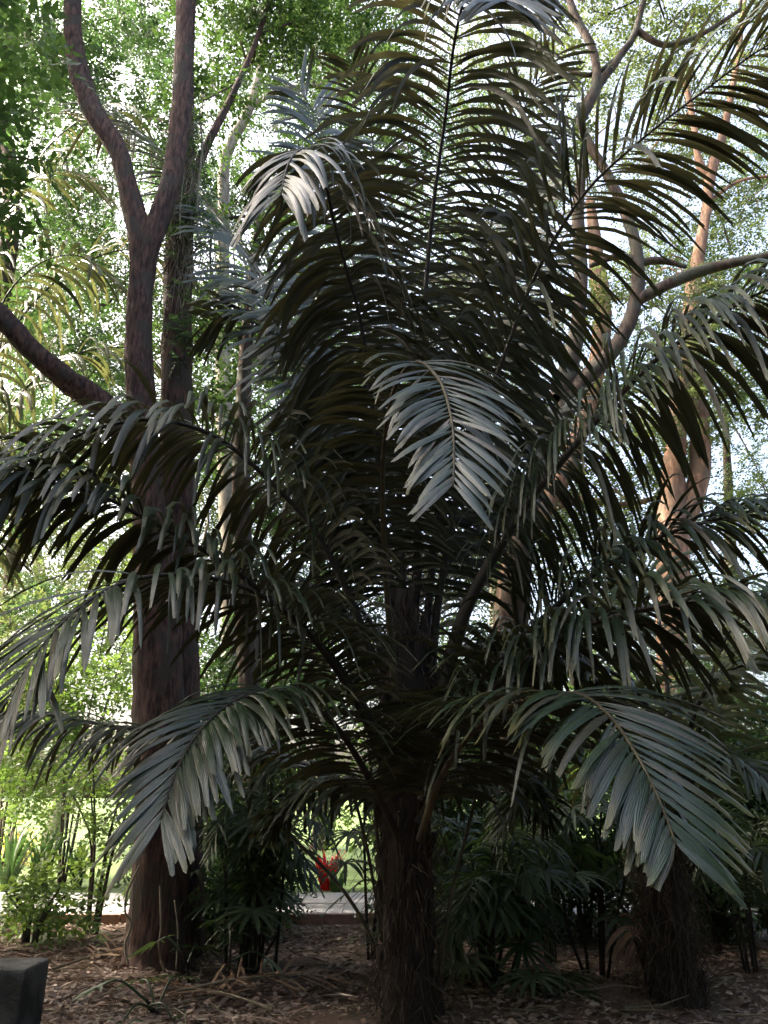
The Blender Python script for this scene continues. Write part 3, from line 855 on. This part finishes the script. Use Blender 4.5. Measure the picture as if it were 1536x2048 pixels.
# farther canopy trees that close the view
far = [('tall leafy tree closing the view behind the forked trunk', -60, 24, [(60,640,26,3.0,70),(200,500,26,2.8,50),(30,420,26,2.6,40),(180,330,27,2.8,40),(60,180,27,3.2,56),(320,150,27,2.8,50)], 'canopy_dark'),
       ('green tree far behind the centre of the great palm', 640, 26, [(600,620,27,3.0,60),(500,780,26,2.8,60),(650,900,26,2.8,60),(760,700,27,2.6,50),(430,930,26,2.6,56),(560,1060,25,2.6,60)], 'canopy_dark'),
       ('yellow-green tree far behind the slanting frond', 1010, 28, [(960,760,28,2.8,46),(1080,1080,27,2.4,46),(900,560,28,2.6,40),(880,380,28,2.8,40),(960,220,29,3.0,44)], 'canopy_yellow'),
       ('light green tree far behind the orange-brown trunk', 1480, 27, [(1450,820,27,2.8,50),(1530,980,26,2.6,50),(1420,640,28,2.8,40),(1530,520,28,2.8,40),(1300,840,28,2.4,36),(1480,300,28,2.8,36),(1340,500,29,2.6,30)], 'canopy_yellow'),
       ('broad tree far off beyond the path at the sunny edge', 90, 30, [(40,860,29,3.2,64),(200,960,28,2.8,60),(60,1100,27,2.8,64),(200,1180,27,2.6,60),(330,1080,27,2.4,50),(-60,1300,27,2.6,50)], 'canopy_yellow')]
centres = [20, 640, 1000, 1480, 260]
for v in range(-60, 1330, 125):
    for u in range(-40, 1600, 130):
        uu, vv = u + rng.uniform(-50, 50), v + rng.uniform(-45, 45)
        k = int(np.argmin([abs(uu - c) + (0 if (i != 4 or vv > 500) else 900) for i, c in enumerate(centres)]))
        far[k if rng.random() > 0.4 or vv > 900 else 1][3].append((uu, vv, 22 + rng.uniform(-3, 6), 1.9, int((26 if vv < 350 else 32 if vv < 650 else 40) * (0.75 if uu > 950 and vv < 1000 else 1.25))))
for lab, u, d, bl, lm in far:
    p0 = at(u, 1750, d)
    p0[2] = -0.1
    h = at(bl[0][0], bl[0][1], d)
    pts = [p0, p0 + [0.1, 0, 2.5], (p0 + h)/2 + [0.2, 0, 1.0], h]
    tree('canopy_tree', lab, (pts, [0.38, 0.33, 0.26, 0.12], 9, 24, 0.1, True), [], [B(*q) for q in bl], 'bark_pale' if d > 27 else 'bark_dark', lm, leaf=0.14, wid=0.42, per=66, crad=0.8, group='trees closing the view', twig=0.05)

for lab, x, y, h, wx, wy in [('unseen leafy tree added behind the viewpoint to block front light', 0.5, -6.5, 11, 4.5, 1.5), ('unseen leafy tree added behind the viewpoint on the bench side for shade', -8.5, -4.5, 11, 3, 3),
                  ('unseen leafy tree added behind the viewpoint, away from the bench, for shade', 8.5, -4.5, 11, 3, 3), ('unseen leafy tree added level with the viewpoint for shade', 10.0, 3.5, 12, 2, 4), ('unseen leafy tree added level with the viewpoint beyond the bench for shade', -10.0, 1.5, 12, 2, 4),
                  ('unseen tall tree added beside the forked tree to block the sun', -10.0, 7.2, 16, 2.2, 3.2)]:
    p0 = np.array([x, y, -0.1])  # unseen trees, added to block the sun and low front light
    pts = [p0, p0 + [0.2, 0, h*0.3], p0 + [0.1, 0.2, h*0.6], p0 + [0.3, 0.1, h*0.95]]
    bl = [(p0 + [rng.uniform(-wx, wx), rng.uniform(-wy, wy), z], (2.2, 2.2, 1.4), 26) for z in np.linspace(0.8, h, 22)]
    tree('canopy_tree', lab, (pts, [0.35, 0.3, 0.24, 0.1], 9, 20, 0.1, True), [], bl, 'bark_dark', 'canopy_dark', leaf=0.26, wid=0.6, per=44, crad=0.9, group='unseen shade trees added around the viewpoint')

# ------------------------------------------------------------------ shrubs under the trees
def shrub(label, u, v, d, r, h, k, lm, leaf=0.12, wid=0.45, per=50, group='shrubs beyond the palms', name='shrub', lean=0.0):
    base = at(u, v, d)
    base[2] = 0.0
    root = thing(name, label, 'shrub', base, group)
    n = 7
    for i in range(n):
        a = i/n*6.28 + rng.normal(0, .3)
        e = base + [math.cos(a)*r*0.6 + lean, math.sin(a)*r*0.6, h*rng.uniform(0.55, 0.95)]
        m_ = base + [math.cos(a)*r*0.2, math.sin(a)*r*0.2, h*0.4]
        b = MB()
        b.tube(spline([base + [math.cos(a)*.06, math.sin(a)*.06, -0.03], m_, e], 8)[0], np.linspace(0.025, 0.008, 8), 5, 0.1)
        b.build('stem', M['bark_dark'], root, base)
    bl = [(base + [rng.normal(0, r*0.35) + lean*0.7, rng.normal(0, r*0.35), h*rng.uniform(0.35, 0.8)], (r*0.7, r*0.7, h*0.35), int(k/4)) for _ in range(4)]
    quad_mesh('foliage', crown_quads(bl, leaf, wid, per, 0.35, 1.0, 0.7), M[lm], root, base)

shrub('sunlit lime-green shrub beside the big trunk, over the path kerb', 185, 1850, 10.6, 0.8, 2.6, 60, 'shrub', 0.09)
shrub('bright green tall shrub behind the silvery strap leaflets', 120, 1790, 15.5, 1.7, 6.4, 210, 'shrub', 0.13)
shrub('lime shrub at the picture edge beyond the path', -10, 1790, 16.5, 1.6, 5.6, 150, 'canopy_yellow', 0.13)
shrub('green shrub between the big trunk and the palm trunk, in shade', 470, 1800, 14.8, 1.4, 3.6, 140, 'shrub', 0.12)
shrub('leafy shrub right behind the palm trunk on the lawn', 760, 1760, 18, 1.4, 3.4, 70, 'shrub', 0.13)
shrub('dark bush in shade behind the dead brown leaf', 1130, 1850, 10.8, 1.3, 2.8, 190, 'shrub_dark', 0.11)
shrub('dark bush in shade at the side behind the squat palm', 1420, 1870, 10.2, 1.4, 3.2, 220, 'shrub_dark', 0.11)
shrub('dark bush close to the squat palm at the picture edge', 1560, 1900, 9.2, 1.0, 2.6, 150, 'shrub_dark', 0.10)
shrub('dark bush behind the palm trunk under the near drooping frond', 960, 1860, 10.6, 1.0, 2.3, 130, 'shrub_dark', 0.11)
shrub('tall green bush beyond the path under the thick slanting frond', 1080, 1780, 16, 1.7, 4.6, 130, 'shrub', 0.13)
shrub('tall green bush beyond the path in front of the orange-brown trunk', 1250, 1775, 16, 1.7, 4.2, 130, 'shrub', 0.13)
shrub('tall lime bush beyond the path at the sunny far side', 1470, 1775, 16, 1.8, 4.6, 140, 'canopy_yellow', 0.13)
shrub('dense bush between the trunks behind the bowing frond', 420, 1850, 11.5, 1.1, 4.4, 150, 'canopy_dark', 0.11)
shrub('low leafy shrub with pale green leaves left of the black trunk base', 60, 1880, 9.6, 0.6, 0.75, 40, 'shrub', 0.10)
shrub('tall bush seen behind the small feather palm, before the lawn', 545, 1830, 12.5, 1.3, 4.6, 170, 'canopy_dark', 0.11)
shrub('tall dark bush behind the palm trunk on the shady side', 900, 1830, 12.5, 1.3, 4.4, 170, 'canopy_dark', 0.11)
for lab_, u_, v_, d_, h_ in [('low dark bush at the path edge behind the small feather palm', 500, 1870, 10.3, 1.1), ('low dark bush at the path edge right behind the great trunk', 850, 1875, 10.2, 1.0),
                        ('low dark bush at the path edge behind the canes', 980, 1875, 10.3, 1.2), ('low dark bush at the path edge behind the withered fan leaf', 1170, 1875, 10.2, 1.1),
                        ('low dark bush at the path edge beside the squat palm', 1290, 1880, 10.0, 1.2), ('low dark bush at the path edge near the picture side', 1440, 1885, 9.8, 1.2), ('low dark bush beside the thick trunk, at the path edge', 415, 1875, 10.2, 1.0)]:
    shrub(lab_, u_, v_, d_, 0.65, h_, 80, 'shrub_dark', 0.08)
shrub('yellow-leaved shrub beyond the path at the picture edge', 15, 1735, 20, 0.6, 0.9, 16, 'yellow_leaf', 0.10)

# ------------------------------------------------------------------ fan palms in the understory
rng = np.random.default_rng(21)
def fan_leaf(base_p, dirv, L, seg, blade, W, droop=0.7, r=0.008):
    """stalk and hand of pleated segments"""
    b = MB()
    d = unit(np.array(dirv, float))
    p1 = base_p + d*L*0.6 + [0, 0, 0.05]
    tip = base_p + d*L - np.array([0, 0, 0.12*L])
    R = spline([base_p, p1, tip], 8)[0]
    b.tube(R, np.linspace(r*1.4, r, 8), 5)
    T = unit(R[-1]-R[-2])
    S = np.cross(T, [0, 0, 1.0])
    S = unit(S) if np.linalg.norm(S) > 0.1 else np.array([1.0, 0, 0])
    N = np.cross(S, T)
    for i in range(seg):
        a = (i/(seg-1) - 0.5) * math.radians(210) + rng.normal(0, .04)
        dd = math.cos(a)*T + math.sin(a)*S + N*0.15
        vs_, f = leaflet_mesh(tip, unit(math.cos(a+1.57)*T + math.sin(a+1.57)*S), S, N, 1, 1.5708, 0, blade, W, droop, 0, 0.4, 5)
        # rebuild along dd
        p = tip.copy()
        d2 = unit(dd)
        out = []
        prof = [0.3, 0.85, 1.0, 0.9, 0.7, 0.3]
        for j in range(6):
            w = unit(np.cross(d2, N))
            hw = W*0.5*prof[j]
            out += [p - w*hw, p - N*hw*0.35, p + w*hw]
            d2 = unit(d2 + np.array([0, 0, -1.0])*droop*blade/5*(0.5 + j*0.5)*(1-0.7*max(0, -d2[2])))
            p = p + d2*blade/5
        b.add(out, [q for j in range(5) for q in ((3*j, 3*j+1, 3*j+4, 3*j+3), (3*j+1, 3*j+2, 3*j+5, 3*j+4))])
    return b

def fan_palm(label, u, v, d, h, ncane, nleaf, blade, W, dead=0, spread=0.35, group='fan palms under the great palm'):
    base = at(u, v, d)
    base[2] = 0.0
    root = thing('fan_palm', label, 'palm', base, group)
    for i in range(ncane):
        a = rng.random()*6.28
        rr = spread*rng.random()**0.5
        p = base + [math.cos(a)*rr, math.sin(a)*rr, -0.03]
        top = p + [math.cos(a)*0.18 + rng.normal(0, .08), math.sin(a)*0.18, h*rng.uniform(0.6, 1.0)]
        b = MB()
        R = spline([p, (p+top)/2 + rng.normal(0, .03, 3), top], 8)[0]
        b.tube(R, np.linspace(0.016, 0.012, 8), 6, 0.12)
        b.build('cane', M['palm_trunk'], root, base)
        for k in range(nleaf):
            q = R[int(rng.integers(3, 8))]
            aa = rng.random()*6.28
            el = rng.uniform(-0.15, 0.9)
            is_dead = dead > 0
            if is_dead:
                dead -= 1
                el = -0.1
                aa = -1.2
                q = R[4]
            fl = fan_leaf(q, [math.cos(aa), math.sin(aa), el], rng.uniform(0.25, 0.45), 9, blade*rng.uniform(0.8, 1.15), W, 3.5 if is_dead else rng.uniform(1.0, 2.2))
            o = fl.build('leaf', M['dead'] if is_dead else M['fan'], root, base)
            if is_dead:
                o['label'] = 'withered brown fan leaf hanging down'

fan_palm('fan palm clump with many canes left of the black palm trunk', 505, 1905, 8.6, 1.9, 8, 4, 0.42, 0.05)
fan_palm('fan palm clump between the red plant and the palm trunk', 738, 1900, 8.8, 2.2, 4, 3, 0.40, 0.045, spread=0.15)
fan_palm('dark fan palm clump just right of the palm trunk', 960, 1950, 7.9, 1.2, 9, 4, 0.38, 0.045)
fan_palm('fan palm with a withered brown leaf beside the squat palm', 1180, 1940, 8.2, 1.6, 6, 4, 0.42, 0.05, dead=3, spread=0.2)
fan_palm('low fan palm by the foot of the thick trunk', 445, 1955, 8.0, 0.55, 4, 2, 0.28, 0.035)
fan_palm('fan palm seedling on the leaf litter nearest the camera', 355, 2012, 7.0, 0.15, 2, 3, 0.2, 0.03, spread=0.08)
fan_palm('fan palm seedling at the foot of the dark clump', 1040, 2000, 7.1, 0.22, 2, 4, 0.30, 0.045, spread=0.1)

def small_palm(label, u, v, d, h, nf, reach, L):
    global FR
    base = at(u, v, d)
    base[2] = 0.0
    root = thing('feather_palm', label, 'palm', base, 'small feather palms under the great palm')
    FR = []
    for k in range(nf):
        a = k*2.4 + rng.normal(0, .25)
        o = np.array([math.cos(a), math.sin(a), 0])
        hh, rr = h*rng.uniform(0.7, 1.1), reach*rng.uniform(0.7, 1.15)
        add([base + o*0.05, base + o*rr*0.15 + [0, 0, hh*0.6], base + o*rr*0.45 + [0, 0, hh*0.95], base + o*rr*0.8 + [0, 0, hh*0.92], base + o*rr*1.1 + [0, 0, hh*0.65]], None,
            n=26, Lmax=L, W=0.032, start=0.3, droop=3.5, a0=75, a1=30, elev=10, jit=12, r0=0.014, r1=0.003, world=True)
    build_palm(root, base, FR, M['fan'], 0)

small_palm('dark drooping feather palm clump left of the great trunk, before the red plant', 500, 1900, 8.3, 1.75, 11, 0.68, 0.42)
small_palm('dark low feather palm clump crowding the great trunk on its shady side', 975, 1935, 7.7, 1.3, 11, 0.75, 0.40)
small_palm('small feather palm behind the dark low clump, near the withered fan leaf', 1100, 1900, 8.8, 1.6, 9, 0.8, 0.42)
small_palm('small feather palm at the picture edge past the squat palm', 1500, 1930, 8.2, 1.5, 9, 0.8, 0.42)

# ------------------------------------------------------------------ strap-leaved plants by the path
def strap_plant(label, u, v, d, n, L, W, mat, name='strap_plant', group=None, cat='plant', up=0.9):
    base = at(u, v, d)
    base[2] = 0.0
    root = thing(name, label, cat, base, group)
    for i in range(n):
        a = i/n*6.28*2.6 + rng.normal(0, .3)
        d2 = unit(np.array([math.cos(a)*(1-up), math.sin(a)*(1-up), up]) + rng.normal(0, .08, 3))
        p = base + [math.cos(a)*0.08, math.sin(a)*0.08, -0.02]
        LL = L*rng.uniform(0.7, 1.15)
        w = unit(np.cross(d2, [math.cos(a), math.sin(a), 0.2]))
        out = []
        prof = [0.5, 0.9, 1.0, 0.9, 0.7, 0.12]
        for j in range(6):
            n_ = np.cross(w, d2)
            hw = W*0.5*prof[j]
            out += [p - w*hw, p - n_*hw*0.3, p + w*hw]
            d2 = unit(d2 + np.array([math.cos(a)*0.4, math.sin(a)*0.4, -0.6])*0.09*j)
            p = p + d2*LL/5
        b = MB()
        b.add(out, [q for j in range(5) for q in ((3*j, 3*j+1, 3*j+4, 3*j+3), (3*j+1, 3*j+2, 3*j+5, 3*j+4))])
        b.build('leaf', M[mat], root, base)

strap_plant('leafy strap plant at the picture edge, nearest clump beyond the path', 10, 1800, 14.8, 22, 1.1, 0.10, 'lily', group='strap-leaved plants beyond the path')
strap_plant('strap-leaved clump just beyond the path, second from the edge', 75, 1795, 15.2, 20, 1.0, 0.10, 'lily', group='strap-leaved plants beyond the path')
strap_plant('strap-leaved clump beyond the path, next to the big trunk', 150, 1790, 15.4, 18, 0.9, 0.09, 'lily', group='strap-leaved plants beyond the path')
strap_plant('strap-leaved clump on the lawn below the red plant', 672, 1782, 14.6, 14, 0.4, 0.08, 'lily', group='strap-leaved plants beyond the path')
strap_plant('bright red-leaved plant beyond the path, seen between fan palm leaves', 652, 1775, 15.0, 30, 0.7, 0.08, 'red_leaf', name='red_leaved_plant')

# ------------------------------------------------------------------ vines
def vine(label, pts, r, name='vine', mat='vine', group='vines hanging by the trunks'):
    P = np.array([at(*p) for p in pts])
    b = MB()
    b.tube(spline(P, len(pts)*6)[0], r, 6, 0.1)
    o = b.build(name, M[mat])
    tag(o, label, name, group)
vine('pale hooked vine hanging free beside the vine-hung trunk', [(402,250,8.9),(404,300,8.9),(396,380,8.9),(396,470,8.9),(412,494,8.9),(428,502,8.9),(445,497,8.9)], 0.018)
vine('thin straight vine hanging in front of the vine-hung trunk', [(368,230,8.7),(370,320,8.7),(362,400,8.7),(360,480,8.7)], 0.010)
vine('thin vine crossing low over the black trunk base', [(320,1770,7.9),(322,1850,7.9),(318,1900,7.9),(330,1945,7.95)], 0.010)
vine('slender vine trailing down the shaded side of the black trunk base', [(350,1800,7.95),(356,1870,7.95),(352,1940,7.95)], 0.008)
vine('curved vine hugging the lit edge of the black trunk base', [(280,1730,8.0),(256,1780,8.0),(250,1820,8.0),(262,1850,8.0),(250,1890,8.0),(256,1930,8.0)], 0.010)
vine('dark aerial stem leaning from the palm crown to the ground', [(700,1560,7.0),(735,1700,7.1),(760,1850,7.2),(775,1960,7.2)], 0.014, 'cane', 'rachis', 'dark canes around the great trunk')

vine('dark cane leaning beside the great trunk towards the red plant', [(530,1620,7.4),(600,1690,7.3),(670,1760,7.2),(730,1850,7.1),(770,1960,7.0)], 0.016, 'cane', 'rachis', 'dark canes around the great trunk')
vine('dark upright cane hugging the great trunk on the sunny side', [(735,1480,6.9),(752,1640,6.8),(765,1800,6.7),(778,1990,6.6)], 0.014, 'cane', 'rachis', 'dark canes around the great trunk')
vine('dark cane slanting down from the great palm crown on the shady side', [(960,1560,6.8),(930,1680,6.8),(900,1800,6.7),(880,1960,6.6)], 0.014, 'cane', 'rachis', 'dark canes around the great trunk')

# ------------------------------------------------------------------ concrete bench
bx1 = at(90, 1925, 6.0)
x1, y0, top = bx1[0] - 0.11, 5.95, 0.50
prof = [(x1, 0.0), (x1, top)]
x0 = x1 - 1.7
prof += [(x0, top), (x0, 0.0), (x0+0.30, 0.0)]
for k in range(0, 13):
    a = math.pi * (1 - k/12)
    cx, hw = (x0 + x1)/2, 1.7/2 - 0.30
    prof.append((cx + math.cos(a)*hw, 0.03 + math.sin(a)**0.5*0.26))
prof.append((x1-0.30, 0.0))
b = MB()
n = len(prof)
vs_ = [(x, y0, z-0.03) for x, z in prof] + [(x, y0+0.42, z-0.03) for x, z in prof]
b.add(vs_, [tuple(range(n)), tuple(range(2*n-1, n-1, -1))] + [(i, i+n, (i+1) % n + n, (i+1) % n) for i in range(n)])
bench = b.build('concrete_bench', M['concrete'], smooth=False)
bv = bench.modifiers.new('edge', 'BEVEL')
bv.width = 0.018
bv.segments = 2
bv.limit_method = 'ANGLE'
tag(bench, 'dark grey concrete bench with an arched underside at the corner', 'bench')

# ------------------------------------------------------------------ leaf litter
N = 42000
px = rng.uniform(-6, 6, N)
py = 5.2 + 6.0*rng.random(N)**1.3
keep = (np.sin(2.1*px + 1.3*np.sin(1.7*py)) + np.sin(2.6*py - 0.9*px) + rng.normal(0, 1.0, N)) > -0.9
px, py = px[keep], py[keep]
N = len(px)
P = np.stack([px, py, hgt(px, py) + rng.uniform(0.003, 0.03, N)], 1)
a = rng.random(N)*6.28
D = np.stack([np.cos(a), np.sin(a), rng.normal(0, .18, N)], 1)
Nn = rng.normal(0, .3, (N, 3))
Nn[:, 2] += 1
L = rng.uniform(0.03, 0.11, N)
big = rng.random(N) < 0.03
L[big] = rng.uniform(0.2, 0.45, big.sum())
lit = quad_mesh('leaf_litter', leaf_quads(P, D, Nn, L, np.where(big, 0.035, L*rng.uniform(0.3, 0.6, N))), M['litter'])
lit['kind'] = 'stuff'
lit['category'] = 'leaf litter'
lit['label'] = 'brown fallen leaves covering the forest floor'
for lab, (x, y), a in [('dead frond lying on the litter between the bench and the thick trunk', (-1.75, 7.3), 0.4), ('dead brown frond lying before the thick trunk', (-0.9, 7.0), 2.6), ('dead frond lying behind the bench', (-3.1, 8.0), 1.0)]:
    z0 = float(hgt(x, y)) + 0.05
    o_ = np.array([math.cos(a), math.sin(a), 0])
    p_ = np.array([x, y, z0])
    R, rad, lf = frond([p_, p_ + o_*0.5 + [0, 0, 0.05], p_ + o_*1.0 + [0, 0, 0.04], p_ + o_*1.4 + [0, 0, 0.0]], n=22, Lmax=0.42, W=0.028, start=0.25, droop=0.5, elev=8, jit=14, r0=0.014, r1=0.003, world=True, gaps=0.2)
    root = thing('fallen_frond', lab, 'palm frond', p_, 'dead fronds on the ground')
    bb = MB()
    bb.tube(R, rad, 6, 0.1)
    bb.build('midrib', M['vine'], root, p_)
    bb = MB()
    for vs_, f in lf:
        bb.add(vs_, f)
    bb.build('leaflets', M['dead'], root, p_)['kind'] = 'stuff'
b = MB()
for k in range(220):
    x, y = rng.uniform(-5, 5), rng.uniform(5.6, 10.5)
    a = rng.random()*6.28
    L = rng.uniform(0.15, 0.7)
    z = hgt(x, y) + 0.02
    b.tube([(x, y, z), (x+math.cos(a)*L*.5, y+math.sin(a)*L*.5, z+rng.uniform(0, .05)), (x+math.cos(a+.2)*L, y+math.sin(a+.2)*L, z+rng.uniform(0, .06))], [0.006, 0.006, 0.003], 4, cap=False)
tw = b.build('fallen_twigs', M['vine'])
tw['kind'] = 'stuff'
tw['category'] = 'twigs'
tw['label'] = 'thin fallen twigs scattered over the leaf litter'
